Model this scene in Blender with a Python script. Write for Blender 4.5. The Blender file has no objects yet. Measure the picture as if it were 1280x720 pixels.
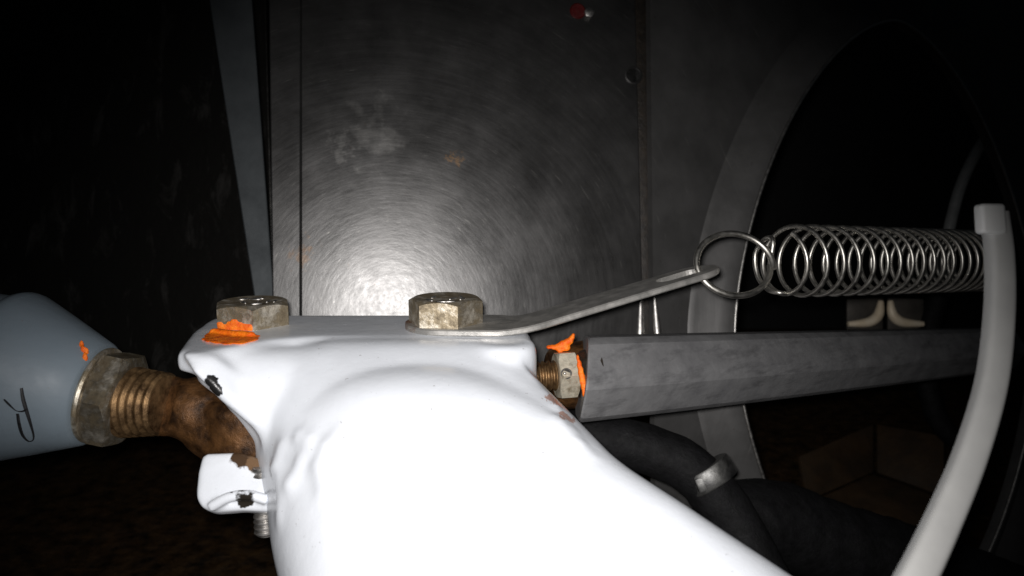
import bpy, bmesh, math, random
import numpy as np
from mathutils import Vector, Matrix, noise
from mathutils.bvhtree import BVHTree
random.seed(7)
K = 0.01                                    # code works in centimetres, Blender in metres
sc = bpy.context.scene
C = sc.collection
V = Vector
# ------------------------------------------------------------------ camera
FPX = 1000.0                                # focal length in photograph pixels (1280 wide)
PITCH = math.radians(9)
CAM = V((0, 0, 4.34))
FW = V((0, math.cos(PITCH), -math.sin(PITCH))); UP = V((0, math.sin(PITCH), math.cos(PITCH))); RT = V((1, 0, 0))
cd = bpy.data.cameras.new('camera'); cam = bpy.data.objects.new('camera', cd); C.objects.link(cam)
cam.location = CAM * K; cam.rotation_euler = (math.pi / 2 - PITCH, 0, 0)
cd.sensor_width = 36; cd.lens = 36 * FPX / 1280; cd.clip_start = 0.002; cd.clip_end = 20
cd.dof.use_dof = True; cd.dof.focus_distance = 0.215; cd.dof.aperture_fstop = 22
sc.camera = cam
# ------------------------------------------------------------------ world and light
w = bpy.data.worlds.new('World'); sc.world = w; w.use_nodes = True
w.node_tree.nodes['Background'].inputs[0].default_value = (0.7, 0.85, 1, 1)
w.node_tree.nodes['Background'].inputs[1].default_value = 0.004
def spot(loc, aim, power, size, blend, radius, col=(1, 0.97, 0.95)):
    l = bpy.data.lights.new('inspection_lamp', 'SPOT'); o = bpy.data.objects.new('inspection_lamp', l); C.objects.link(o)
    l.energy = power; l.spot_size = math.radians(size); l.spot_blend = blend; l.shadow_soft_size = radius * K; l.color = col
    o.location = V(loc) * K; o.rotation_euler = (V(aim) - V(loc)).to_track_quat('-Z', 'Y').to_euler()
    return o
def P(px, py, d):                           # the point seen at a photograph pixel at depth d (cm)
    return CAM + d * (FW + (px - 640) / FPX * RT + (360 - py) / FPX * UP)
LAMP = CAM + UP * 0.35 + RT * -0.3
spot(LAMP, P(600, 535, 20), 2.5, 78, 1.0, 0.3)
sc.view_settings.view_transform = 'Standard'; sc.view_settings.look = 'None'
sc.view_settings.exposure = 0; sc.view_settings.gamma = 1

def ray(px, py):
    return (FW + (px - 640) / FPX * RT + (360 - py) / FPX * UP).normalized()
def G(px, py, z):                           # the point of a horizontal plane
    r = ray(px, py); return CAM + r * ((z - CAM.z) / r.z)
def on_plane(px, py, o, n):
    r = ray(px, py); return CAM + r * ((o - CAM).dot(n) / r.dot(n))
# ------------------------------------------------------------------ materials
def mat(name):
    m = bpy.data.materials.new(name); m.use_nodes = True
    return m, m.node_tree.nodes, m.node_tree.links, m.node_tree.nodes['Principled BSDF']
class NT:
    def __init__(s, name):
        s.m, s.n, s.l, s.b = mat(name)
        g = s.n.new('ShaderNodeNewGeometry'); v = s.n.new('ShaderNodeVectorMath'); v.operation = 'SCALE'
        v.inputs[3].default_value = 100; s.l.new(g.outputs['Position'], v.inputs[0]); s.pos = v.outputs[0]; s.geo = g
    def set(s, i, v):
        s.l.new(v, s.b.inputs[i]) if hasattr(v, 'is_linked') else setattr(s.b.inputs[i], 'default_value', v)
    def noise(s, scale, detail=4, rough=0.6, vec=None, dist=0):
        t = s.n.new('ShaderNodeTexNoise'); t.inputs['Scale'].default_value = scale; t.inputs['Detail'].default_value = detail
        t.inputs['Roughness'].default_value = rough; t.inputs['Distortion'].default_value = dist
        s.l.new(vec or s.pos, t.inputs['Vector']); return t.outputs[0]
    def ramp(s, f, stops):
        r = s.n.new('ShaderNodeValToRGB'); e = r.color_ramp.elements
        while len(e) < len(stops): e.new(0.5)
        for k, (p, c) in enumerate(stops):
            e[k].position = p; e[k].color = (c, c, c, 1) if isinstance(c, (int, float)) else (*c, 1)
        s.l.new(f, r.inputs[0]); return r.outputs[0]
    def mix(s, f, a, b):
        m = s.n.new('ShaderNodeMix'); m.data_type = 'RGBA'
        for i, v in ((0, f), (6, a), (7, b)):
            if hasattr(v, 'is_linked'): s.l.new(v, m.inputs[i])
            else: m.inputs[i].default_value = v if i == 0 else (*v, 1)
        return m.outputs[2]
    def math(s, op, a, b=0.0):
        m = s.n.new('ShaderNodeMath'); m.operation = op
        for i, v in ((0, a), (1, b)):
            if hasattr(v, 'is_linked'): s.l.new(v, m.inputs[i])
            else: m.inputs[i].default_value = v
        return m.outputs[0]
    def vmath(s, op, a, b=None):
        m = s.n.new('ShaderNodeVectorMath'); m.operation = op
        for i, v in ((0, a), (1, b)):
            if v is None: continue
            if hasattr(v, 'is_linked'): s.l.new(v, m.inputs[i])
            else: m.inputs[i].default_value = tuple(v)
        return m
    def near(s, p, rad, wob=0.0, scale=2.0, soft=0.75):  # 1 close to a point, 0 beyond, with a ragged edge
        d = s.vmath('DISTANCE', s.pos, p).outputs['Value']
        if wob: d = s.math('ADD', d, s.math('MULTIPLY', s.math('SUBTRACT', s.noise(scale, 3), 0.5), wob))
        return s.ramp(s.math('DIVIDE', d, rad), [(soft, 1.0), (1.0, 0.0)])
    def bump(s, h, strength, dist):
        b = s.n.new('ShaderNodeBump'); b.inputs['Strength'].default_value = strength; b.inputs['Distance'].default_value = dist * K
        s.l.new(h, b.inputs['Height']); s.l.new(b.outputs[0], s.b.inputs['Normal'])
    def std(s, col, rough, metal=0.0):
        s.set('Base Color', col); s.set('Roughness', rough); s.set('Metallic', metal); return s

def simple(name, c1, c2, rough, metal, scale, bump=0.15, dist=0.02, lo=0.35, hi=0.65, r2=None):
    t = NT(name); n = t.noise(scale, 6, 0.65)
    t.set('Base Color', t.ramp(n, [(lo, c1), (hi, c2)])); t.set('Metallic', metal)
    t.set('Roughness', t.ramp(t.noise(scale * 1.7, 5), [(0.3, rough), (0.7, r2 if r2 is not None else min(1, rough + 0.2))]))
    if bump: t.bump(t.noise(scale * 3, 6, 0.7), bump, dist)
    return t.m

def white_paint(name, chips=(), base=(0.73, 0.76, 0.81), r0=0.16):
    t = NT(name)
    col = t.ramp(t.noise(0.7, 5), [(0.3, tuple(c * 0.93 for c in base)), (0.7, base)])
    sp = t.ramp(t.noise(9, 3, 0.5), [(0.70, 0.0), (0.76, 1.0)])
    col = t.mix(t.math('MULTIPLY', sp, 0.5), col, (0.16, 0.13, 0.11))
    for p, r, c, wob in chips:
        col = t.mix(t.near(p, r, wob, 0.9 / r, 0.85), col, c)
    t.std(col, t.ramp(t.noise(3, 4), [(0.3, r0), (0.7, r0 + 0.12)]))
    t.bump(t.noise(1.6, 6, 0.62), 0.25, 0.06)
    t.b.inputs['Specular IOR Level'].default_value = 0.5
    return t.m
STEEL_EDGE = simple('bare_steel', (0.42, 0.41, 0.40), (0.62, 0.60, 0.57), 0.34, 1.0, 3.5, 0.25, 0.02)
def lever_steel():
    t = NT('dull_plated_steel'); n = t.noise(2.2, 6, 0.65)
    col = t.ramp(n, [(0.35, (0.30, 0.295, 0.28)), (0.65, (0.50, 0.485, 0.46))])
    col = t.mix(t.math('MULTIPLY', t.near(G(508, 402, 0.1), 1.1, 2.5, 2.5, 0.2), 0.85), col, (0.22, 0.085, 0.03))
    t.std(col, t.ramp(t.noise(3.5, 5), [(0.3, 0.34), (0.7, 0.55)]), 0.6); t.bump(t.noise(6, 6, 0.7), 0.3, 0.03); return t.m
LEVER_STEEL = lever_steel()
SPRING_STEEL = simple('spring_wire_steel', (0.52, 0.50, 0.46), (0.70, 0.68, 0.63), 0.30, 1.0, 3, 0.1, 0.01)
RUST = simple('rusty_brown_steel', (0.025, 0.011, 0.004), (0.145, 0.066, 0.022), 0.38, 0.4, 2.2, 0.7, 0.05)
THREAD = simple('greasy_thread_steel', (0.06, 0.032, 0.014), (0.34, 0.21, 0.10), 0.38, 0.8, 2.6, 0.4, 0.03)
GREASE = simple('black_grease', (0.008, 0.007, 0.006), (0.03, 0.022, 0.015), 0.42, 0.0, 3, 0.5, 0.05)
ORANGE = simple('orange_marking_paint', (0.80, 0.09, 0.0), (1.0, 0.26, 0.01), 0.4, 0.0, 5, 0.6, 0.06)
BLACK_INK = simple('black_marker_ink', (0.004, 0.004, 0.005), (0.014, 0.014, 0.016), 0.5, 0.0, 9, 0)
RUBBER = simple('dirty_black_rubber', (0.003, 0.003, 0.0034), (0.008, 0.008, 0.009), 0.6, 0.0, 2.5, 0.6, 0.06)
HOOP_PAINT = simple('greyish_white_plastic', (0.50, 0.50, 0.49), (0.58, 0.58, 0.565), 0.5, 0.0, 0.6, 0.05, 0.02)
CAP_PLASTIC = simple('white_plastic', (0.74, 0.75, 0.74), (0.8, 0.8, 0.79), 0.45, 0.0, 1, 0.05, 0.02)
CLAMP_STEEL = simple('clamp_steel', (0.14, 0.14, 0.14), (0.26, 0.26, 0.25), 0.42, 1.0, 2, 0.3, 0.03)
GLINT_PALE = simple('pale_glint_colour', (0.80, 0.66, 0.47), (0.92, 0.80, 0.62), 0.42, 0.1, 2, 0.2, 0.03)  # very pale warm colour standing in for reflected light on the bracket plates
RUBBER.node_tree.nodes['Principled BSDF'].inputs['Specular IOR Level'].default_value = 0.22
RED = simple('red_plastic', (0.07, 0.003, 0.003), (0.11, 0.005, 0.005), 0.4, 0.0, 5, 0)
def zinc(name='dirty_yellow_zinc', k=1.0):
    t = NT(name)
    n = t.noise(2.3, 7, 0.7)
    col = t.ramp(n, [(0.30, (0.05, 0.032, 0.016)), (0.47, tuple(k * c for c in (0.34, 0.28, 0.19))), (0.64, tuple(k * c for c in (0.80, 0.74, 0.63)))])
    met = t.ramp(n, [(0.3, 0.1), (0.5, 0.85)])
    t.set('Base Color', col); t.set('Metallic', met); t.set('Roughness', t.ramp(t.noise(6, 5), [(0.3, 0.34), (0.7, 0.6)]))
    t.bump(t.noise(7, 6, 0.7), 0.4, 0.03); return t.m
ZINC = zinc(); GRIMY_ZINC = zinc('grimy_brown_zinc', 0.6)
def dark_bar():
    t = NT('dark_phosphated_steel')
    v = t.vmath('MULTIPLY', t.pos, (0.7, 0.7, 3.5)).outputs[0]
    col = t.ramp(t.noise(1.4, 6, 0.65), [(0.3, (0.16, 0.16, 0.166)), (0.7, (0.25, 0.25, 0.255))])
    col = t.mix(t.ramp(t.noise(0.9, 6, 0.7, v), [(0.5, 0.0), (0.72, 0.5)]), col, (0.02, 0.02, 0.022))
    t.std(col, t.ramp(t.noise(4, 4), [(0.3, 0.45), (0.7, 0.65)]), 0.15); t.bump(t.noise(6, 6, 0.7), 0.35, 0.03); return t.m
BAR = dark_bar()
# ------------------------------------------------------------------ mesh helpers
def tag(o, label, cat, group=None):
    o['label'] = label; o['category'] = cat
    if group: o['group'] = group
    return o
def thing(name, label, cat, loc, group=None):
    o = bpy.data.objects.new(name, None); C.objects.link(o); o.location = V(loc) * K; o.empty_display_size = 0.01
    return tag(o, label, cat, group)
BV = {}
def obj(name, verts, faces, m, parent=None, smooth=None, label=None):
    verts = [V(v) for v in verts]
    c = sum(verts, V()) / len(verts)
    me = bpy.data.meshes.new(name); me.from_pydata([(v - c) * K for v in verts], [], faces)
    bm = bmesh.new(); bm.from_mesh(me); bmesh.ops.recalc_face_normals(bm, faces=bm.faces)
    if smooth is not None:
        for f in bm.faces: f.smooth = True
        for e in bm.edges:
            if len(e.link_faces) == 2 and e.calc_face_angle(0) > math.radians(smooth): e.smooth = False
    bm.to_mesh(me); bm.free(); me.materials.append(m)
    o = bpy.data.objects.new(name, me); C.objects.link(o)
    loc = c * K
    if parent is not None:
        o.parent = parent; q = parent; off = V()
        while q is not None: off += q.location; q = q.parent
        loc = loc - off
    o.location = loc
    if label: o['label'] = label
    BV[o.name] = BVHTree.FromPolygons(verts, faces)
    return o
def hit(o, px, py, lift=0.0):
    p, n, i, d = BV[o.name].ray_cast(CAM, ray(px, py))
    if p is None: return None
    if n.dot(ray(px, py)) > 0: n = -n
    return p + n * lift
def join(parts):
    vs, fs = [], []
    for v, f in parts:
        b = len(vs); vs += [V(x) for x in v]; fs += [[i + b for i in q] for q in f]
    return vs, fs
def frame(axis, ref=V((0, 0, 1))):
    z = V(axis).normalized(); x = (V(ref) - z * V(ref).dot(z))
    if x.length < 1e-4: x = V((1, 0, 0)) - z * z.x
    x.normalize(); return x, z.cross(x), z
def lathe(o, axis, prof, n=40, ref=V((0, 0, 1)), hexr=None, wob=0.0):
    """prof: list of (r, h) along the axis; closed at both ends when r is 0"""
    x, y, z = frame(axis, ref); o = V(o); vs, fs = [], []
    for r, h in prof:
        for k in range(n):
            a = 2 * math.pi * k / n
            rr = r * (1 + (noise.noise(V((math.cos(a) * 1.3, math.sin(a) * 1.3, h * 1.1))) * wob if wob else 0))
            vs.append(o + z * h + (x * math.cos(a) + y * math.sin(a)) * max(rr, 1e-4))
    for j in range(len(prof) - 1):
        for k in range(n):
            fs.append([j * n + k, j * n + (k + 1) % n, (j + 1) * n + (k + 1) % n, (j + 1) * n + k])
    fs.append(list(range(n))[::-1]); fs.append(list(range((len(prof) - 1) * n, len(prof) * n)))
    return vs, fs
def hexpiece(o, axis, af, h, roll=0.0, hole=0.0, both=False, seg=8, ref=V((0, 0, 1)), dish=0.0):
    """a hexagon head or nut with the turned chamfer; af = half the width across flats"""
    x, y, z = frame(axis, ref); o = V(o); n = 6 * seg
    rc = af * 0.97
    rings = []
    def ring(fn):
        return [fn(2 * math.pi * k / n) for k in range(n)]
    def hx(a):
        b = (a % (math.pi / 3)) - math.pi / 6; return af / math.cos(b)
    def pt(a, r, hh):
        return o + z * hh + (x * math.cos(a + roll) + y * math.sin(a + roll)) * r
    t = math.tan(math.radians(32))
    if hole: rings.append(ring(lambda a: pt(a, hole, 0)))
    if both:
        rings.append(ring(lambda a: pt(a, rc, 0))); rings.append(ring(lambda a: pt(a, hx(a), (hx(a) - rc) * t)))
    else: rings.append(ring(lambda a: pt(a, hx(a), 0)))
    rings.append(ring(lambda a: pt(a, hx(a), h - (hx(a) - rc) * t))); rings.append(ring(lambda a: pt(a, rc * 0.985, h)))
    if hole: rings.append(ring(lambda a: pt(a, hole, h)))
    elif dish: rings.append(ring(lambda a: pt(a, rc * 0.7, h - dish)))
    vs = [v for r in rings for v in r]; fs = []
    R = len(rings)
    for j in range(R - 1 + (1 if hole else 0)):
        for k in range(n):
            a, b = j * n, ((j + 1) % R) * n
            fs.append([a + k, a + (k + 1) % n, b + (k + 1) % n, b + k])
    if not hole: fs.append(list(range(n))[::-1]); fs.append(list(range((R - 1) * n, R * n)))
    return vs, fs
def thread_prof(r, h0, h1, pitch, depth):
    p = [(0.0, h0), (r - depth, h0)]; h = h0
    while h < h1 - pitch * 0.5:
        p += [(r - depth, h + pitch * 0.12), (r, h + pitch * 0.45), (r, h + pitch * 0.6), (r - depth, h + pitch * 0.95)]; h += pitch
    return p + [(r - depth, h1), (0.0, h1)]
def catmull(pts, n):
    pts = [V(p) for p in pts]; q = [2 * pts[0] - pts[1]] + pts + [2 * pts[-1] - pts[-2]]; out = []
    m = len(pts) - 1
    for i in range(n + 1):
        u = i / n * m; k = min(int(u), m - 1); t = u - k; a, b, c, d = q[k:k + 4]
        out.append(0.5 * ((2 * b) + (c - a) * t + (2 * a - 5 * b + 4 * c - d) * t * t + (3 * b - a - 3 * c + d) * t ** 3))
    return out
def tube(path, rad, n=14, flat=1.0, ref=V((0, 0, 1)), power=2.0, closed=False, wob=0.0):
    path = [V(p) for p in path]; N = len(path); vs, fs = [], []
    R = rad if callable(rad) else (lambda t: rad)
    px = None
    for i, p in enumerate(path):
        if closed: t = (path[(i + 1) % N] - path[i - 1]).normalized()
        else: t = (path[min(i + 1, N - 1)] - path[max(i - 1, 0)]).normalized()
        x = (ref - t * ref.dot(t)) if px is None else (px - t * px.dot(t))
        x.normalize(); px = x; y = t.cross(x); r = R(i / max(N - 1, 1))
        for k in range(n):
            a = 2 * math.pi * k / n; ca, sa = math.cos(a), math.sin(a)
            cx = math.copysign(abs(ca) ** (2 / power), ca); sx = math.copysign(abs(sa) ** (2 / power), sa)
            q = r * (1 + (wob * noise.noise(p * 2.2 + V((ca, sa, 0))) if wob else 0))
            vs.append(p + x * cx * q * flat + y * sx * q)
    for j in range(N if closed else N - 1):
        for k in range(n):
            a, b = j * n, ((j + 1) % N) * n
            fs.append([a + k, a + (k + 1) % n, b + (k + 1) % n, b + k])
    if not closed: fs.append(list(range(n))[::-1]); fs.append(list(range((N - 1) * n, N * n)))
    return vs, fs
def slab(poly, nrm, th, bev=0.05, seg=2):
    """polygon (3-D points) thickened by th against nrm, edges rounded"""
    nrm = V(nrm).normalized(); bm = bmesh.new(); n = len(poly)
    a = [bm.verts.new(V(p)) for p in poly]; b = [bm.verts.new(V(p) - nrm * th) for p in poly]
    bm.faces.new(a); bm.faces.new(b[::-1])
    for k in range(n): bm.faces.new([a[k], b[k], b[(k + 1) % n], a[(k + 1) % n]])
    bmesh.ops.recalc_face_normals(bm, faces=bm.faces)
    if bev:
        es = [e for e in bm.edges if e.calc_face_angle(0) > math.radians(25)]
        bmesh.ops.bevel(bm, geom=es, offset=bev, segments=seg, affect='EDGES', profile=0.5, clamp_overlap=True)
    bm.verts.index_update(); out = ([v.co.copy() for v in bm.verts], [[v.index for v in f.verts] for f in bm.faces]); bm.free(); return out
def ellipsoid(c, r, rot=None, sub=3):
    bm = bmesh.new(); bmesh.ops.create_icosphere(bm, subdivisions=sub, radius=1)
    M = rot or Matrix.Identity(3); S = V(r)
    out = ([V(c) + M @ V((v.co.x * S.x, v.co.y * S.y, v.co.z * S.z)) for v in bm.verts], [[v.index for v in f.verts] for f in bm.faces]); bm.free(); return out
def fuse(parts, voxel, smooth=0, factor=0.5):
    """union of closed shapes as one smooth skin"""
    vs, fs = join(parts); me = bpy.data.meshes.new('tmp'); me.from_pydata(vs, [], fs); o = bpy.data.objects.new('tmp', me); C.objects.link(o)
    bm = bmesh.new(); bm.from_mesh(me); bmesh.ops.recalc_face_normals(bm, faces=bm.faces); bm.to_mesh(me); bm.free()
    r = o.modifiers.new('r', 'REMESH'); r.mode = 'VOXEL'; r.voxel_size = voxel; r.use_smooth_shade = True
    if smooth: s = o.modifiers.new('s', 'SMOOTH'); s.iterations = smooth; s.factor = factor
    ev = o.evaluated_get(bpy.context.evaluated_depsgraph_get()); m2 = ev.to_mesh()
    out = ([v.co.copy() for v in m2.vertices], [list(p.vertices) for p in m2.polygons]); ev.to_mesh_clear()
    bpy.data.objects.remove(o); bpy.data.meshes.remove(me); return out

# ================================================================== the setting: dark housing
FLOOR_M = simple('oily_brown_floor', (0.009, 0.005, 0.002), (0.10, 0.055, 0.022), 0.35, 0.0, 0.9, 0.6, 0.3, r2=0.7)
WALL_M = simple('black_painted_housing', (0.010, 0.010, 0.011), (0.016, 0.016, 0.016), 0.5, 0.0, 0.2, 0.3, 0.2)
def structure(o): o['kind'] = 'structure'; return o
structure(obj('floor', [(-90, -10, -17.8), (110, -10, -17.8), (110, 110, -17.8), (-90, 110, -17.8)], [[0, 1, 2, 3]], FLOOR_M))
structure(obj('wall_back', [(-90, 105, -17.8), (110, 105, -17.8), (110, 105, 80), (-90, 105, 80)], [[0, 1, 2, 3]], WALL_M))

# ------------------------------------------------------------------ steel panels behind
NB = -ray(488, 392); OB = P(640, 360, 30)          # the big panel: it faces the lamp
def B(px, py): return on_plane(px, py, OB, NB)
def sheet_steel(name, ctr, extra=(), metal=0.70, r0=0.28, gain=0.80):
    t = NT(name)
    d = t.vmath('SUBTRACT', t.pos, ctr).outputs[0]
    x, y, z = frame(NB, UP)
    cb = t.n.new('ShaderNodeCombineXYZ')
    a = t.vmath('DOT_PRODUCT', d, x).outputs['Value']; b = t.vmath('DOT_PRODUCT', d, y).outputs['Value']
    r = t.math('SQRT', t.math('ADD', t.math('MULTIPLY', a, a), t.math('MULTIPLY', b, b)))
    th = t.math('ARCTAN2', b, a)
    t.l.new(t.math('MULTIPLY', r, 2.6), cb.inputs[0]); t.l.new(t.math('MULTIPLY', th, 1.6), cb.inputs[1])
    ring = t.noise(2.2, 5, 0.7, cb.outputs[0])
    cb2 = t.n.new('ShaderNodeCombineXYZ')
    t.l.new(t.math('MULTIPLY', r, 4.5), cb2.inputs[0]); t.l.new(t.math('MULTIPLY', th, 3.5), cb2.inputs[1]); cb2.inputs[2].default_value = 4.2
    scr = t.ramp(t.noise(2.4, 3, 0.5, cb2.outputs[0]), [(0.66, 0.0), (0.74, 1.0)])
    blot = t.noise(0.55, 6, 0.62)
    col = t.ramp(blot, [(0.3, tuple(gain * c for c in (0.073, 0.072, 0.071))), (0.68, tuple(gain * c for c in (0.112, 0.110, 0.109)))])
    col = t.mix(t.math('MULTIPLY', scr, 0.5), col, (0.2, 0.195, 0.185))
    spk = t.ramp(t.noise(5, 3, 0.5), [(0.70, 0.0), (0.75, 1.0)])
    col = t.mix(t.math('MULTIPLY', spk, 0.6), col, (0.06, 0.05, 0.045))
    rough = t.math('ADD', t.ramp(blot, [(0.3, r0), (0.7, r0 + 0.07)]), t.math('MULTIPLY', t.math('SUBTRACT', ring, 0.5), 0.2))
    for p, rad, c, wob, k in extra:
        col = t.mix(t.math('MULTIPLY', t.near(p, rad, wob, 1.3 / rad, 0.1), k), col, c)
    t.std(col, rough, metal)
    h = t.math('ADD', t.math('MULTIPLY', ring, 0.5), t.math('MULTIPLY', t.noise(1.3, 4), 0.7))
    t.bump(h, 0.14, 0.05)
    return t.m
SWIRL = B(492, 392)
PANEL_M = sheet_steel('swirl_brushed_steel', SWIRL, [
    (B(470, 165), 1.0, (0.5, 0.49, 0.47), 4.5, 0.17), (B(432, 185), 0.5, (0.5, 0.49, 0.47), 3, 0.15),
    (B(573, 199), 0.25, (0.30, 0.17, 0.07), 1.2, 0.45), (B(563, 197), 0.15, (0.30, 0.17, 0.07), 0.9, 0.45), (B(378, 315), 0.4, (0.14, 0.08, 0.04), 2.4, 0.4)])
x1, y1, z1 = frame(NB, UP)                            # x1 = up in the panel, z1 = towards the lamp
E1 = V(z1).cross(x1) * -1
if E1.x < 0: E1 = -E1
t_ = thing('steel_panel', 'big steel sheet with circular scuff marks behind the white arm', 'panel', B(590, 430))
def sheet(name, pts, m, parent, th=0.25, bev=0.06, nrm=None, label=None):
    v, f = slab(pts, nrm or NB, th, bev); return obj(name, v, f, m, parent, None, label)
sheet('sheet', [B(376, -60), B(793, -60), B(807, 520), B(376, 520)], PANEL_M, t_, 0.3, 0.05)
o1 = NB * 0.0
sheet('folded_edge', [B(335, -60) - NB * 0.03, B(376, -60) - NB * 0.03, B(375.5, 520) - NB * 0.03, B(342, 520) - NB * 0.03], PANEL_M, t_, 0.3, 0.05)
FL_M = simple('grey_flange_steel', (0.034, 0.040, 0.044), (0.052, 0.060, 0.065), 0.5, 0.4, 0.6, 0.2, 0.03)
fl = [P(252, -60, 29.0), B(309, -60) - NB * 0.3, B(343, 400) - NB * 0.3, P(322, 400, 29.0)]
_n = (fl[1] - fl[0]).cross(fl[2] - fl[0]).normalized(); fl[3] = on_plane(322, 400, fl[0], _n)
fl_n = (fl[1] - fl[0]).cross(fl[3] - fl[0]); fl_n = fl_n if fl_n.dot(FW) < 0 else -fl_n
sheet('side_flange', fl, FL_M, t_, 0.2, 0.05, fl_n, 'blue-grey flange along the left border of the steel sheet')
dk = simple('dark_scuffed_plate', (0.012, 0.012, 0.012), (0.03, 0.03, 0.03), 0.38, 0.5, 0.5, 0.5, 0.08)
# darker plate further left
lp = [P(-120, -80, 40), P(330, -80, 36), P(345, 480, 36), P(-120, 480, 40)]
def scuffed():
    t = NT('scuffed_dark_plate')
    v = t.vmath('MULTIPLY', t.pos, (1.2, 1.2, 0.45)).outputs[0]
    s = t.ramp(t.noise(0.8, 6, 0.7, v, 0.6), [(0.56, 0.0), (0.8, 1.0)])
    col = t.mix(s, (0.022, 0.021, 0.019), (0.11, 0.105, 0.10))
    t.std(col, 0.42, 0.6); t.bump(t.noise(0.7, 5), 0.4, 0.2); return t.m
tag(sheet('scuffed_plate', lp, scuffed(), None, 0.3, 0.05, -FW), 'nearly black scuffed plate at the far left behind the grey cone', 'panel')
# right panel turned away, with the big round hole
ang = math.radians(17); AW = -NB
E2 = (E1 * math.cos(ang) + AW * math.sin(ang)).normalized(); NR = E2.cross(x1); NR = NR if NR.dot(FW) < 0 else -NR
S0 = B(816, 300) - NB * 0.02
def RPL(px, py): return on_plane(px, py, S0, NR)
HC = RPL(1112, 415); HR = abs((RPL(903, 430) - HC).dot(E2)); HV = abs((RPL(1112, 36) - HC).dot(x1)) / HR; print('HOLE', HR, HV)
tr = thing('holed_panel', 'steel panel with a large round lipped hole that the spring passes through', 'panel', RPL(850, 500))
LIP = 1.7
def pw(c): return math.copysign(abs(c) ** (2 / 1.65), c)   # a pointed oval
def holed():
    bl = RPL(814, 640); n = 96; vs, fs = [], []
    u = E2; v = x1
    w0 = (S0 - HC).dot(u); lo, hi, right = -HR * HV - 8, HR * HV + 12, HR + 10
    for k in range(n):
        a = 2 * math.pi * k / n; c, s = math.cos(a), math.sin(a)
        q = HC + u * pw(c) * (HR + LIP) + v * pw(s) * (HR * HV + LIP); vs.append(q)
        tt = max(1.0, min((w0 / c) if c < -1e-6 else 1e9, (right / c) if c > 1e-6 else 1e9, (hi / s) if s > 1e-6 else 1e9, (lo / s) if s < -1e-6 else 1e9))
        vs.append(HC + u * c * tt + v * s * tt)
    m = len(vs); vs += [p - NR * 0.3 for p in vs]
    for k in range(n):
        a, b = 2 * k, 2 * ((k + 1) % n)
        fs += [[a, a + 1, b + 1, b], [m + a, m + b, m + b + 1, m + a + 1], [a + 1, m + a + 1, m + b + 1, b + 1]]
    return vs, fs
PANEL2_M = sheet_steel('brushed_steel_right', SWIRL, (), 0.4, 0.36, 1.1)
LIP_M = sheet_steel('brushed_steel_lip', SWIRL, (), 0.35, 0.45, 1.1)
v, f = holed(); obj('sheet', v, f, PANEL2_M, tr, 30)
prof = [(HR + LIP + 0.15, -0.1), (HR + LIP, 0.04), (HR + LIP - 0.2, 0.12), (HR + 1.1, 0.32), (HR + 0.7, 0.56), (HR + 0.4, 0.74), (HR + 0.16, 0.8), (HR + 0.0, 0.72), (HR + 0.0, 0.3), (HR + 0.2, 0.3), (HR + 1.0, 0.1), (HR + 1.4, -0.1)]
x, y, z = frame(NR, x1); n = 120; vs, fs = [], []
for r, h in prof:
    for k in range(n):
        a = 2 * math.pi * k / n; vs.append(HC + z * h + x * pw(math.cos(a)) * (r + HR * (HV - 1)) + y * pw(math.sin(a)) * r)
J = len(prof)
for j in range(J):
    for k in range(n): fs.append([j * n + k, j * n + (k + 1) % n, ((j + 1) % J) * n + (k + 1) % n, ((j + 1) % J) * n + k])
obj('hole_lip', vs, fs, LIP_M, tr, 35)
rim = [HC + NR * 0.78 + E2 * pw(math.cos(a)) * (HR + 0.04) + x1 * pw(math.sin(a)) * (HR * HV + 0.04) for a in [2 * math.pi * (k + 0.5) / 160 for k in range(160)]]
v, f = tube(rim, 0.07, 8, closed=True); obj('rim_bead', v, f, STEEL_EDGE, tr, 60)
# groove between the two panels
for s, name in ((-1, 'seam'),):
    p0, p1 = B(800, -60) - NB * 0.35, B(813, 520) - NB * 0.35
    v, f = slab([p0 - E1 * 0.3, p0 + E1 * 0.5, p1 + E1 * 0.5, p1 - E1 * 0.3], NB, 0.2, 0.02)
    obj('seam_strip', v, f, GREASE, tr, 30, 'dark groove between the two steel sheets')

ROLL_M = simple('rolled_sheet_edge_steel', (0.035, 0.033, 0.03), (0.08, 0.075, 0.07), 0.34, 0.95, 1.5, 0.2, 0.03)
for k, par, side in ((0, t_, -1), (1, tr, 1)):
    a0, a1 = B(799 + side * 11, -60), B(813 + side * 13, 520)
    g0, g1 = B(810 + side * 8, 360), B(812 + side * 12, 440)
    v, f = tube(catmull([g0 - NB * 0.08, (g0 + g1) / 2 - NB * 0.08, g1 - NB * 0.04], 12), lambda t: 0.05 + 0.13 * min(1, t * 1.6), 16); obj('seam_glint', v, f, STEEL_EDGE, par, 60)  # added bright tubes: the glints beside the seam, modelled as shapes

# ================================================================== the white arm
HX = G(317, 403, 0); RX = G(557, 401, 0)             # the two bolt positions on the top plate
parts = []
top = [G(x_, y_, 0) for x_, y_ in [(219, 439), (238, 414), (262, 397), (300, 393), (480, 392.5), (600, 393), (640, 399), (662, 412), (669, 428), (655, 426), (630, 421), (400, 421), (340, 425), (292, 434), (255, 442)]]
parts.append(slab(top, (0, 0, 1), 0.55, 0.1, 3))
# front web: bent down from the plate
web = [P(219, 439, 18.15), P(262, 444, 18.15), P(300, 472, 18.5), P(420, 520, 18.8), P(640, 520, 18.8), P(685, 530, 18.9), P(600, 575, 18.8), P(335, 585, 18.6), P(318, 541, 18.5), P(272, 502, 18.35), P(240, 465, 18.1)]
parts.append(slab(web, -FW, 0.55, 0.15, 2))
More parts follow.
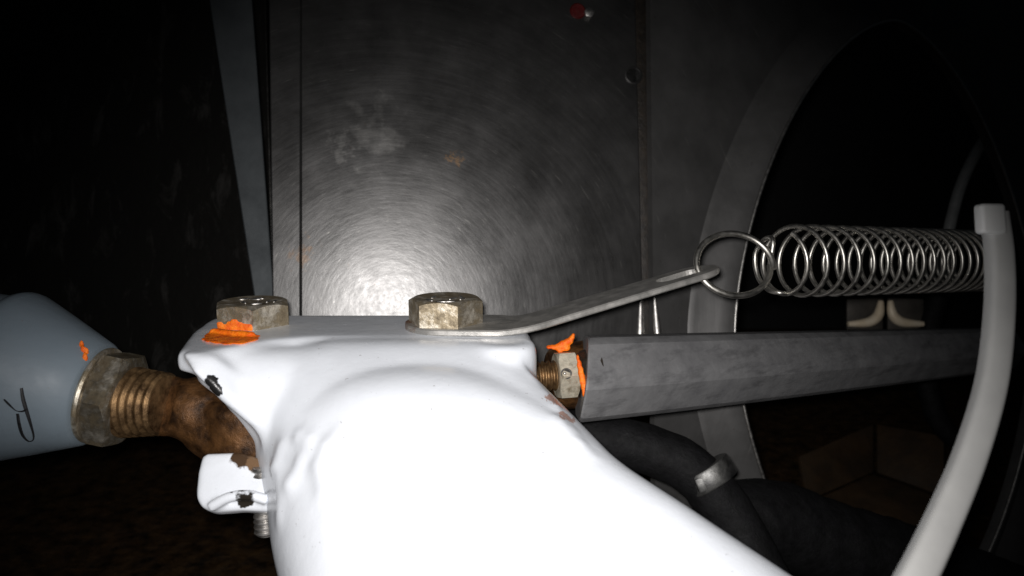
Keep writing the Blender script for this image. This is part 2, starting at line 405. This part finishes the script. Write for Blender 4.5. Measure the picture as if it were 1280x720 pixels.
# right ear of the plate
parts.append(lathe(G(632, 425, 0) + V((0, 0, -2.02)), (0, 0, 1), [(0.0, 0), (0.72, 0), (0.78, 0.1), (0.78, 1.8), (0.7, 2.0), (0, 2.0)], 32))
def arm_tube():
    rows = [(352, 548, 698, 548, 20.0, 2.2), (336, 590, 728, 585, 18.8, 2.38), (338, 650, 800, 648, 17.8, 2.3), (355, 722, 905, 722, 16.8, 2.35), (380, 830, 1065, 830, 15.6, 2.4), (410, 980, 1285, 980, 14.2, 2.4)]
    ctr = [(P(a, b, d) + P(c, e, d)) / 2 for a, b, c, e, d, h in rows]
    half = [(P(a, b, d) - P(c, e, d)).length / 2 for a, b, c, e, d, h in rows]
    hh = [V((r[5], hf, 0)) for r, hf in zip(rows, half)]
    cc = catmull(ctr, 40); ss = catmull(hh, 40); vs, fs = [], []; n = 64
    for i, p in enumerate(cc):
        t = (cc[min(i + 1, 40)] - cc[max(i - 1, 0)]).normalized()
        up = (V((0, 0, 1)) - t * t.z).normalized(); sd = RT
        for k in range(n):
            a = 2 * math.pi * k / n; c, s = math.cos(a), math.sin(a); e = 2 / 2.4
            vs.append(p + sd * math.copysign(abs(c) ** e, c) * ss[i].y + up * math.copysign(abs(s) ** e, s) * ss[i].x)
    for j in range(40):
        for k in range(n): fs.append([j * n + k, j * n + (k + 1) % n, (j + 1) * n + (k + 1) % n, (j + 1) * n + k])
    fs.append(list(range(n))[::-1]); fs.append(list(range(40 * n, 41 * n))); return vs, fs
parts.append(arm_tube())
RR = [0.40, 0.70, 1.3, 1.75, 1.75, 1.75, 1.6]
CY = [18.45, 18.75, 19.15, 19.4, 19.4, 19.4, 19.4]
def roll_pt(x_, cy, q): p = G(x_, 430, 0); return V((p.x * cy / p.y, cy, -q - 0.02))
parts.append(tube([roll_pt(*a) for a in zip((250, 292, 340, 400, 480, 560, 630), CY, RR)], lambda t: RR[int(round(t * 6))], 40))
# shoulder that rounds the plate over into the tube
def hull(pts):                                        # the block between the bent plate edge and the tube
    bm = bmesh.new()
    for p in pts: bm.verts.new(p)
    res = bmesh.ops.convex_hull(bm, input=bm.verts)
    bmesh.ops.delete(bm, geom=[g for g in res['geom_interior'] if isinstance(g, bmesh.types.BMVert)], context='VERTS')
    bm.verts.index_update(); out = ([v_.co.copy() for v_ in bm.verts], [[v_.index for v_ in f_.verts] for f_ in bm.faces]); bm.free(); return out
ROLLV, TUBEV = parts[-1][0], arm_tube()[0]
parts.append(hull([p for p in ROLLV[40 * 2:40 * 7]] + TUBEV[64 * 13:64 * 14]))
v0, f0 = fuse(parts, 0.1, 12, 0.5)
bv0 = BVHTree.FromPolygons(v0, f0)
def skin(px, py, lift):
    p, n_, i_, d_ = bv0.ray_cast(CAM, ray(px, py))
    return None if p is None else p + n_ * (lift if n_.dot(ray(px, py)) < 0 else -lift)
def ripple(pts, r, lift, n):                          # a painted-over weld: uneven, half sunk into the body
    hp = [skin(a, b, lift) for a, b in pts]; hp = [p for p in hp if p is not None]
    for p in catmull(hp, n):
        q = r * (0.75 + 0.5 * random.random()); parts.append(ellipsoid(p + V([(random.random() - 0.5) * r * 0.5 for _ in range(3)]), (q * 1.2, q, q), None, 2))
ripple([(636, 445), (652, 458), (672, 480), (696, 512), (718, 540)], 0.12, -0.07, 40)
ripple([(690, 520), (712, 545), (740, 570)], 0.16, -0.11, 24)
ripple([(350, 560), (366, 548), (388, 552), (378, 576), (364, 606)], 0.24, -0.16, 30)
ripple([(424, 542), (408, 562), (402, 588), (408, 618)], 0.22, -0.15, 24)
ripple([(345, 575), (352, 610), (350, 650)], 0.22, -0.15, 20)
v, f = fuse(parts, 0.08, 22, 0.5)
bv1 = BVHTree.FromPolygons(v, f)
def sk(px, py): return bv1.ray_cast(CAM, ray(px, py))[0] or P(px, py, 18.4)
chips = [(sk(264, 477), 0.16, (0.012, 0.012, 0.012), 0.3), (sk(269, 487), 0.17, (0.012, 0.012, 0.012), 0.3), (sk(692, 500), 0.22, (0.45, 0.30, 0.26), 0.8), (sk(708, 520), 0.2, (0.45, 0.30, 0.26), 0.8), (sk(222, 440), 0.10, (0.5, 0.42, 0.36), 0.3)]
ARM_M = white_paint('white_gloss_paint', chips)
ta = thing('fork_arm_assembly', 'thick white painted steel arm with two bolts in its flat end', 'arm', G(520, 440, -5))
arm = obj('arm_body', v, f, ARM_M, ta, 75)

def rnd(a): return (random.random() - 0.5) * 2 * a
# lower flange of the fork
lf = [P(252, 566, 19.0), P(246, 590, 18.8), P(243, 622, 18.5), P(250, 633, 18.4), P(263, 640, 18.35), P(300, 637, 18.35), P(360, 640, 18.3), P(365, 575, 18.9), P(325, 572, 18.95), P(300, 564, 19.0)]
FLM = white_paint('white_gloss_paint_flange', [(P(306, 622, 18.35), 0.26, (0.02, 0.017, 0.013), 0.35), (P(292, 618, 18.35), 0.12, (0.03, 0.025, 0.02), 0.2), (P(300, 568, 18.9), 0.3, (0.06, 0.035, 0.02), 0.4), (P(324, 576, 18.9), 0.3, (0.15, 0.09, 0.05), 0.4)])
v, f = fuse([slab(lf, -FW + UP * 0.5, 0.5, 0.12, 3), tube(catmull([P(262, 634, 18.35), P(285, 622, 18.3), P(310, 619, 18.3), P(335, 625, 18.3)], 16), 0.13, 10)], 0.05, 8)
obj('lower_flange', v, f, FLM, ta, 60, 'small white tab of the fork with a dark paint chip')

# ------------------------------------------------------------------ bolts
def bolt(name, label, o, af, h, roll, washer=0.0, seed=0):
    t = thing(name, label, 'bolt', o, 'hexagon bolts on the white arm')
    z0 = 0.0
    if washer:
        v, f = lathe(o, (0, 0, 1), [(0, 0.0), (washer - 0.03, 0.0), (washer, 0.03), (washer, 0.13), (washer - 0.04, 0.16), (0, 0.16)], 40); obj('washer', v, f, ZINC, t, 35); z0 = 0.16
    v, f = hexpiece(o + V((0, 0, z0)), (0, 0, 1), af, h, roll, dish=0.03); hd = obj('head', v, f, ZINC, t, 28)
    random.seed(seed); q = []
    for k in range(7):                               # raised grade marks, worn
        a = random.random() * 6.28; r = af * (0.25 + 0.5 * random.random()); c = o + V((math.cos(a) * r, math.sin(a) * r, z0 + h - 0.02))
        q.append(ellipsoid(c, (0.16, 0.05, 0.035), Matrix.Rotation(a + 1.5, 3, 'Z'), 2))
    v, f = join(q); obj('head_marking', v, f, STEEL_EDGE, hd, 60)
    return t
LB = G(317, 404, 0); RB = G(557, 402, 0.16)
b1 = bolt('hex_bolt', 'hex bolt daubed with orange paint on the left corner of the white plate', LB, 0.90, 0.62, math.radians(-72), 0, 3)
b2 = bolt('hex_bolt', 'hex bolt clamping the flat steel lever on the white arm', RB, 0.86, 0.66, math.radians(-67), 0, 5)
# thread end of the first bolt below the lower flange
te = P(331, 640, 19.1)
v, f = lathe(te + V((0, 0, -0.55)), (0, 0, 1), thread_prof(0.27, 0, 1.7, 0.13, 0.05), 24); obj('thread_end', v, f, STEEL_EDGE, b1, 35)
# orange paint daubed over the head and the plate
def daub(name, pts, parent, vox=0.028, sm=6):
    v, f = fuse([ellipsoid(c, r, rot, 2) for c, r, rot in pts], vox, sm)
    v = [p + V((noise.noise(p * 5), noise.noise(p * 5 + V((9, 0, 0))), noise.noise(p * 5 + V((0, 9, 0))))) * 0.016 for p in v]
    return obj(name, v, f, ORANGE, parent, 70)
dl = []
for (px, py, r) in [(260, 423, 0.13), (268, 424, 0.2), (278, 425, 0.24), (290, 426, 0.24), (302, 426, 0.22), (312, 424, 0.18), (318, 421, 0.12), (272, 418, 0.26), (286, 419, 0.28), (302, 419, 0.26)]:
    dl.append((G(px, py, 0.02), (r * 1.3, r * 1.7, 0.035), None))
hb = bpy.data.objects.get('head')
for px in range(268, 314, 5): dl.append((G(px, 414 + (px - 268) * 0.09, 0.08), (0.12, 0.12, 0.08), None))
for px in range(268, 315, 3):
    for py in range(402, 421, 3):
        if py < 402.5 + 2.5 * math.sin(px * 0.23) + (px - 268) * 0.06: continue
        p = hit(hb, px, py, -0.05)
        if p is not None: dl.append((p, (0.10, 0.075, 0.10), None))
daub('paint_daub', dl, b1)

# ------------------------------------------------------------------ flat lever with slot
def lever():
    c0 = RB + V((0, 0, -0.0))
    tip = P(893, 331, 22.6); kn = G(650, 403, 0.16); pts = []
    # centre line on its top face; half width
    d1 = (kn - c0); d1.z = 0; d1.normalize()
    wd = V((-d1.y, d1.x, 0)); wd = wd if wd.y > 0 else -wd
    d2 = (tip - kn).normalized(); wd2 = (V((0, 1, 0.0)) - d2 * d2.y).normalized()
    hw, th = 1.06, 0.17
    L1 = (kn - c0).length; L2 = (tip - kn).length
    secs = []
    def sec(p, wdir, half, up): secs.append((p, wdir, half, up))
    up1 = V((0, 0, 1)); up2 = d2.cross(wd2); up2 = up2 if up2.z > 0 else -up2
    for k in range(9):                                # round end about the bolt
        a = math.pi / 2 * (1 - k / 8); sec(c0 - d1 * hw * math.sin(a), wd, max(hw * math.cos(a), 0.02), up1)
    for k in range(1, 4): sec(c0 + d1 * (L1 - 0.55) * k / 3, wd, hw, up1)
    a0, a1 = kn - d1 * 0.5, kn + d2 * 0.6
    for k in range(1, 8):
        t = k / 8; p = a0 * (1 - t) ** 2 + kn * 2 * t * (1 - t) + a1 * t * t; sec(p, (wd * (1 - t) + wd2 * t).normalized(), hw * (1 - 0.2 * t), (up1 * (1 - t) + up2 * t).normalized())
    hw2 = 0.80
    for k in range(0, 7): t = k / 6; sec(a1 + d2 * (L2 - 0.6 - hw2) * t, wd2, hw * 0.8 + (hw2 - hw * 0.8) * t, up2)
    for k in range(1, 9):
        a = math.pi / 2 * k / 8; sec(tip - d2 * hw2 + d2 * hw2 * math.sin(a), wd2, max(hw2 * math.cos(a), 0.02), up2)
    vs, fs = [], []
    for p, wdir, half, up in secs:
        e = 0.035
        for u, h in ((-half, -th + e), (-half, -e), (-half + e, 0), (half - e, 0), (half, -e), (half, -th + e), (half - e, -th), (-half + e, -th)):
            vs.append(p + wdir * u + up * h)
    for j in range(len(secs) - 1):
        for k in range(8): fs.append([j * 8 + k, j * 8 + (k + 1) % 8, (j + 1) * 8 + (k + 1) % 8, (j + 1) * 8 + k])
    fs.append(list(range(8))); fs.append(list(range(len(secs) * 8 - 8, len(secs) * 8))[::-1])
    return vs, fs, tip, d2, wd2, up2
v, f, TIP, LD, LW, LU = lever()
tl = thing('flat_lever', 'flat cranked steel strip bolted to the white arm and hooked by the spring', 'lever', RB)
lv = obj('strip', v, f, LEVER_STEEL, tl, 32)
# slot near the end: a real opening cut through the strip
SC = TIP - LD * 1.15
cut_v, cut_f = slab([SC + LD * (0.34 * math.cos(a) + math.copysign(0.36, math.cos(a))) + LW * 0.34 * math.sin(a) + LU * 0.5 for a in [2 * math.pi * (k + 0.5) / 24 for k in range(24)]], LU, 1.0, 0)
cutter = obj('tmp_cutter', cut_v, cut_f, LEVER_STEEL)
md = lv.modifiers.new('slot', 'BOOLEAN'); md.object = cutter; md.operation = 'DIFFERENCE'; md.solver = 'EXACT'
bpy.context.view_layer.update()
me = bpy.data.meshes.new_from_object(lv.evaluated_get(bpy.context.evaluated_depsgraph_get())); lv.modifiers.clear(); lv.data = me
me.name = 'strip'; bpy.data.objects.remove(cutter)
# ------------------------------------------------------------------ spring
ts = thing('extension_spring', 'long bright wire extension spring stretched to the right from the lever', 'spring', P(1090, 325, 26))
WR = 0.070
A0, A1 = P(972, 326, 23.0), P(1228, 326, 28.4)
ax = (A1 - A0).normalized(); sx, sy, sz = frame(ax, UP); L = (A1 - A0).length
turns = 20; path = []; N = turns * 36
for i in range(N + 1):
    t = i / N; s = 1 - (1 - t) ** 1.0; h = L * (0.45 * (1 - (1 - t) ** 2) + 0.55 * t)
    a = 2 * math.pi * turns * t + 0.6; R_ = 1.02 * min(1, 0.9 + t * 2)
    path.append(A0 + ax * h + (sx * math.cos(a) + sy * math.sin(a)) * R_)
v, f = tube(path, WR, 8); obj('coil', v, f, SPRING_STEEL, ts, 60)
# hook: a full loop through the slot, then a bend into the coil
lc = P(920, 330, 22.4); u1 = (RT * 0.97 + FW * 0.25).normalized(); u2 = (UP * 1.0 + FW * 0.45).normalized()
loop = []
for k in range(49):
    a = math.radians(-8 + 366 * k / 48); loop.append(lc + u1 * 1.17 * math.cos(a) + u2 * 0.97 * math.sin(a) + FW * (0.28 * k / 48))
v, f = tube(loop, WR * 1.3, 10); obj('hook_loop', v, f, SPRING_STEEL, ts, 60)
con = catmull([loop[-1], P(966, 300, 22.9), P(955, 300, 23.4), P(944, 318, 23.7), P(947, 345, 23.6), P(960, 362, 23.2), path[0] - ax * 0.15 if False else P(975, 366, 22.9), path[14]], 40)
v, f = tube(con, WR, 8); obj('hook_bend', v, f, SPRING_STEEL, ts, 60)

# ------------------------------------------------------------------ left: tapered grey end, nut, rusty rod end
CA = P(122, 493, 20.2); cax = V((-1, 0.03, 0.21)).normalized()
CONE_M = white_paint('pale_blue_grey_paint', [], (0.165, 0.205, 0.24), 0.5)
tc = thing('tapered_sleeve', 'pale grey painted cone at the left edge marked with a black scribble', 'sleeve', CA)
v, f = lathe(CA, cax, [(0, 0), (1.24, 0), (1.32, 0.06), (1.55, 0.6), (1.80, 1.2), (2.04, 1.8), (2.14, 2.05), (2.17, 2.2), (2.14, 2.35), (2.0, 2.45), (1.95, 3.2), (1.95, 5.2), (0, 5.2)], 64)
cone = obj('cone', v, f, CONE_M, tc, 50)
mk = []
for st in ([(27, 485), (29, 498), (33, 512), (38, 528), (42, 543), (41, 550), (35, 551), (28, 543), (24, 530), (22, 517)], [(5, 499), (12, 506), (20, 513), (28, 514), (34, 511)]):
    hp = [hit(cone, a, b, 0.008) for a, b in st]; hp = [p for p in hp if p is not None]
    if len(hp) > 2: mk.append(tube(catmull(hp, 40), lambda t: 0.042 * (0.8 + 0.3 * math.sin(t * 9)), 8, 0.5))
if mk: v, f = join(mk); obj('marker_scribble', v, f, BLACK_INK, tc, 60, 'black hand-written scribble on the cone')
dp = [hit(cone, 104, 438, 0), hit(cone, 106, 447, 0), hit(cone, 102, 432, 0), hit(cone, 108, 440, 0)]
dp = [(p, (0.07, 0.06, 0.14), None) for p in dp if p is not None]
if dp: daub('paint_daub', dp, tc)
tn = thing('lock_nut', 'dirty yellowish hex nut against the grey cone', 'nut', CA)
v, f = lathe(CA - cax * 0.02, -cax, [(0, 0), (1.20, 0), (1.22, 0.05), (1.20, 0.12), (0, 0.12)], 48); obj('washer_face', v, f, ZINC, tn, 35)
v, f = hexpiece(CA - cax * 0.14, -cax, 1.10, 0.66, math.radians(19), hole=0.7, both=True); obj('nut_body', v, f, GRIMY_ZINC, tn, 28)
td = thing('rod_end', 'rusty brown rod end running into the fork of the white arm', 'rod end', P(250, 520, 20))
NA = CA - cax * 0.7; TB = P(208, 506, 20.0); tax = (TB - NA).normalized()
LT = (TB - NA).length; pr = thread_prof(1.0, 0, LT, 0.19, 0.07)
pr = [(r_ * (0.93 - 0.14 * h_ / LT), h_) for r_, h_ in pr]
v, f = lathe(NA, tax, pr, 48, wob=0.05); obj('thread', v, f, THREAD, td, 30)
EYE = P(330, 535, 20.6)
pn = catmull([TB - tax * 0.1, P(222, 510, 20.4), P(245, 513, 20.4), P(270, 522, 20.5), P(300, 530, 20.6), P(345, 540, 20.7)], 30)
def nr(t): return 0.72 + 0.05 * math.sin(t * 20) if t < 0.15 else 0.72 + 0.4 * min(1, (t - 0.15) / 0.5) ** 1.4
v, f = fuse([tube(pn, nr, 28), lathe(EYE + V((0, 0, -0.95)), (0, 0, 1), [(0, 0), (1.3, 0), (1.45, 0.15), (1.5, 0.95), (1.45, 1.75), (1.3, 1.9), (0, 1.9)], 40)], 0.06, 6)
v = [p + p.normalized() * 0.04 * noise.noise(p * 2.5) for p in v]
obj('shank', v, f, RUST, td, 70)

# ------------------------------------------------------------------ right: hexagon bar, nut, stud
D0, D1 = P(727, 472, 22.2), P(1172, 444, 34.0); D1 = D0 + (D1 - D0) * 1.3
dax = (D1 - D0).normalized()
th_ = thing('hexagon_bar', 'dark grey hexagonal bar running right from beside the white arm', 'bar', D0)
MIT = (RT - FW * 0.0 - UP * 0.12).normalized()
x, y, z = frame(dax, UP); vs, fs = [], []
BL = (D1 - D0).length; roll = math.radians(31); cr = 1.33; prof = [(0.0, 0.0), (0.5, 0.0), (0.95, 0.0), (0.99, 0.06), (1.0, 0.15)] + [(1.0, 1.6 + (BL - 1.7) * k / 16) for k in range(0, 17)] + [(1.0, BL), (0, BL)]
n = 48
def hexr(a):
    b = (a % (math.pi / 3)) - math.pi / 6; r = math.cos(math.pi / 6) / math.cos(b); return min(r, 0.93)
for r, h in prof:
    for k in range(n):
        a = 2 * math.pi * k / n; tp_ = 1 - 0.16 * (max(h, 0) / BL) ** 1.4; rr = cr * max(r, 1e-3) * hexr(a) * tp_
        q = (x * math.cos(a + roll) + y * math.sin(a + roll)) * rr
        hq = h - q.dot(MIT) / dax.dot(MIT) if h < 0.5 else h
        vs.append(D0 + z * hq + q + x * cr * (1 - tp_) * 0.6)
for j in range(len(prof) - 1):
    for k in range(n): fs.append([j * n + k, j * n + (k + 1) % n, (j + 1) * n + (k + 1) % n, (j + 1) * n + k])
fs.append(list(range(n))); fs.append(list(range((len(prof) - 1) * n, len(prof) * n)))
bar = obj('bar', vs, fs, BAR, th_, 22)
tm = thing('jam_nut', 'small zinc hex nut with a drilled hole at the end of the dark bar', 'nut', D0)
ND = P(727, 467, 22.0); sax = (RT * 0.98 + FW * 0.16 + UP * 0.05).normalized()
PALE_ZINC = simple('pale_zinc', (0.30, 0.24, 0.15), (0.78, 0.72, 0.58), 0.4, 0.7, 3.0, 0.4, 0.03, 0.3, 0.5)
v, f = hexpiece(ND - sax * 0.73, sax, 0.60, 0.56, math.radians(27), hole=0.36, both=True, ref=UP); nut2 = obj('nut_body', v, f, PALE_ZINC, tm, 28)
hpv = P(708, 466, 21.3)
p = hit(nut2, 708, 467, 0.0)
if p is not None:
    v, f = lathe(p + ray(708, 467) * 0.03, -ray(708, 467), [(0, 0), (0.15, 0), (0.15, 0.035), (0.11, 0.04), (0.10, 0.0), (0, 0.0)], 20); obj('drilled_hole', v, f, GREASE, tm, 35)
    v, f = ellipsoid(p + P(0, 0, 20) * 0 - RT * 0.045 - FW * 0.02, (0.045, 0.03, 0.045), None, 2); obj('pin_tip', v, f, STEEL_EDGE, tm, 60)
tsd = thing('threaded_stud', 'short greasy threaded stud between white arm and small nut', 'stud', ND)
v, f = lathe(ND - sax * 2.2, sax, thread_prof(0.42, 0, 2.0, 0.15, 0.06), 28, ref=UP); obj('thread', v, f, THREAD, tsd, 30)
v, f = lathe(ND - sax * 0.1, sax, [(0, 0), (0.6, 0), (0.68, 0.1), (0.75, 0.15), (0.8, 0.3), (0.8, 0.5), (0, 0.5)], 40, ref=UP, wob=0.3); obj('grease_collar', v, f, GREASE, tsd, 70)
v, f = lathe(P(686, 470, 23.1), sax, [(0, 0), (0.7, 0), (0.86, 0.12), (0.95, 0.4), (0.98, 0.8), (0.96, 1.15), (0, 1.15)], 44, ref=UP, wob=0.12); obj('greasy_boss', v, f, RUST, tsd, 70)
daub('paint_daub', [(P(a, b, 22.35), (r, 0.12, r * 0.75), None) for a, b, r in [(686, 434, 0.08), (692, 434, 0.11), (699, 433, 0.14), (705, 430, 0.16), (711, 427, 0.15), (715, 422, 0.09), (717, 418, 0.05), (700, 438, 0.10), (708, 435, 0.12)]], tm)
daub('paint_daub', [(P(a, b, 21.1), (r * 0.8, 0.1, r * 1.6), None) for a, b, r in [(722, 447, 0.06), (724, 456, 0.09), (726, 465, 0.11), (728, 474, 0.12), (730, 483, 0.11), (730, 491, 0.08)]], th_)

# ------------------------------------------------------------------ hoses, clamp and other dark things to the right
tho = tag(obj('rubber_hose', *tube(catmull([P(690, 540, 25.4), P(750, 548, 25.3), P(812, 562, 25.2), P(862, 586, 25), P(903, 632, 24.8), P(945, 705, 24.4), P(990, 800, 24)], 60), lambda t: 0.78, 24, wob=0.05), RUBBER, None, 70), 'dirty black rubber hose held by the bright clamp under the bar', 'hose')
tag(obj('rubber_hose', *tube(catmull([P(900, 680, 27), P(950, 652, 28), P(1050, 682, 29), P(1150, 712, 30), P(1280, 760, 31)], 60), 1.5, 24, wob=0.05), RUBBER, None, 70), 'thick black hose along the bottom behind the white hoop', 'hose')
cax2 = (P(908, 628, 24.8) - P(880, 584, 25)).normalized()
tcl = thing('hose_clamp', 'shiny metal band clamp around the black hose', 'clamp', P(893, 596, 25))
v, f = lathe(P(878, 584, 24.95), cax2, [(0.6, 0.0), (0.84, 0.0), (0.87, 0.05), (0.87, 0.57), (0.84, 0.62), (0.6, 0.62)], 40); obj('band', v, f, CLAMP_STEEL, tcl, 35)
v, f = slab([P(868, 600, 24.15), P(880, 595, 24.1), P(887, 613, 24.05), P(875, 618, 24.1)], -FW, 0.3, 0.06); obj('worm_housing', v, f, CLAMP_STEEL, tcl, 35)
tag(obj('thin_pipe', *tube(catmull([P(1236, 168, 40), P(1222, 188, 40), P(1205, 222, 40), P(1194, 255, 40), P(1184, 300, 40), P(1180, 345, 40)], 40), 0.28, 12), simple('grey_pipe_paint', (0.2, 0.21, 0.21), (0.28, 0.29, 0.29), 0.45, 0.0, 1.5, 0.2, 0.03), None, 70), 'thin curved grey pipe above the spring at the right', 'pipe')
tag(obj('bent_pipe', *tube(catmull([P(1172, 370, 44), P(1160, 420, 44), P(1158, 470, 44), P(1170, 520, 44), P(1196, 550, 44), P(1225, 556, 44)], 40), 0.55, 14), RUBBER, None, 70), 'faint dark bent pipe left of the white hoop', 'pipe')
# pair of plates inside the hole, their reflections modelled as pale beads
tp = thing('plate_bracket', 'pair of small dim plates with pale beads for reflections below the spring', 'bracket', P(1107, 408, 44))
DIM_STEEL = simple('dim_plate_steel', (0.05, 0.045, 0.04), (0.09, 0.08, 0.07), 0.5, 0.3, 1, 0.2, 0.03)
for s in (-1, 1):
    c = 1107
    v, f = slab([P(a, b, 44) for a, b in [(c + s * 3, 372), (c + s * 48, 374), (c + s * 48, 412), (c + s * 3, 412)]], -FW, 0.2, 0.05, 2); pl = obj('plate', v, f, DIM_STEEL, tp, 40)
    v, f = tube(catmull([P(c + s * 6, 376, 43.75), P(c + s * 7, 386, 43.7), P(c + s * 10, 395, 43.7), P(c + s * 18, 401.5, 43.7), P(c + s * 30, 404, 43.7), P(c + s * 47, 405, 43.7)], 24), lambda t: 0.14 + 0.14 * math.sin(math.pi * t), 14); obj('plate_glint', v, f, GLINT_PALE, pl, 60)  # bead in the shape and colour of a reflection on the plate
BOX = simple('rusty_brown_box', (0.016, 0.009, 0.003), (0.045, 0.024, 0.008), 0.6, 0.0, 0.5, 0.5, 0.1)
tb = thing('rusty_box', 'dim brown rusty metal box low inside the round hole', 'box', P(1080, 620, 50))
for nm, pts in (('side', [(1000, 570), (1092, 530), (1092, 590), (1010, 626)]), ('front', [(1096, 530), (1180, 545), (1180, 620), (1096, 590)]), ('base', [(1010, 628), (1092, 593), (1180, 624), (1150, 670), (1040, 660)])):
    pp = [P(a, b, 48 + (b - 560) * -0.03 + (2 if 1080 < a < 1100 else 0)) for a, b in pts]; nn = (pp[1] - pp[0]).cross(pp[2] - pp[0]); nn = nn if nn.dot(FW) < 0 else -nn
    v, f = slab(pp, nn, 0.3, 0.05); obj(nm, v, f, BOX, tb, 35)
# white hoop close to the camera at the right
tw = thing('white_hoop', 'blurred greyish white hoop with a square tip close at the right', 'hoop', P(1170, 720, 12))
hp = catmull([P(1243, 268, 15), P(1249, 320, 14.8), P(1249, 390, 14.5), P(1239, 478, 14.0), P(1212, 570, 13.3), P(1174, 660, 12.4), P(1135, 740, 11.6), P(1085, 830, 10.8)], 60)
v, f = tube(hp, lambda t: 0.21 + 0.05 * t, 24, 1.0, power=4.0); obj('bow', v, f, HOOP_PAINT, tw, 60)
v, f = slab([P(1227, 254, 14.65), P(1258, 254, 14.65), P(1261, 292, 14.6), P(1229, 292, 14.6)], -FW, 0.3, 0.07, 3); obj('square_tip', v, f, CAP_PLASTIC, tw, 35)
# small red and metal screw high on the panel
trs = thing('red_capped_screw', 'tiny red and silver fastener high on the steel sheet', 'screw', B(730, 17))
v, f = lathe(B(722, 14), NB, [(0, -0.1), (0.30, -0.1), (0.31, 0.03), (0.26, 0.08), (0, 0.08)], 24); obj('red_collar', v, f, RED, trs, 40)
v, f = hexpiece(B(735, 18), NB, 0.17, 0.25, 0.3); obj('screw_head', v, f, STEEL_EDGE, trs, 30)
tag(obj('plug_dimple', *lathe(B(792, 94), NB, [(0, -0.05), (0.36, -0.05), (0.36, 0.02), (0.30, 0.035), (0.26, 0.0), (0, 0.0)], 28), PANEL_M, None, 40), 'faint round plug in the steel sheet beside the seam', 'plug')
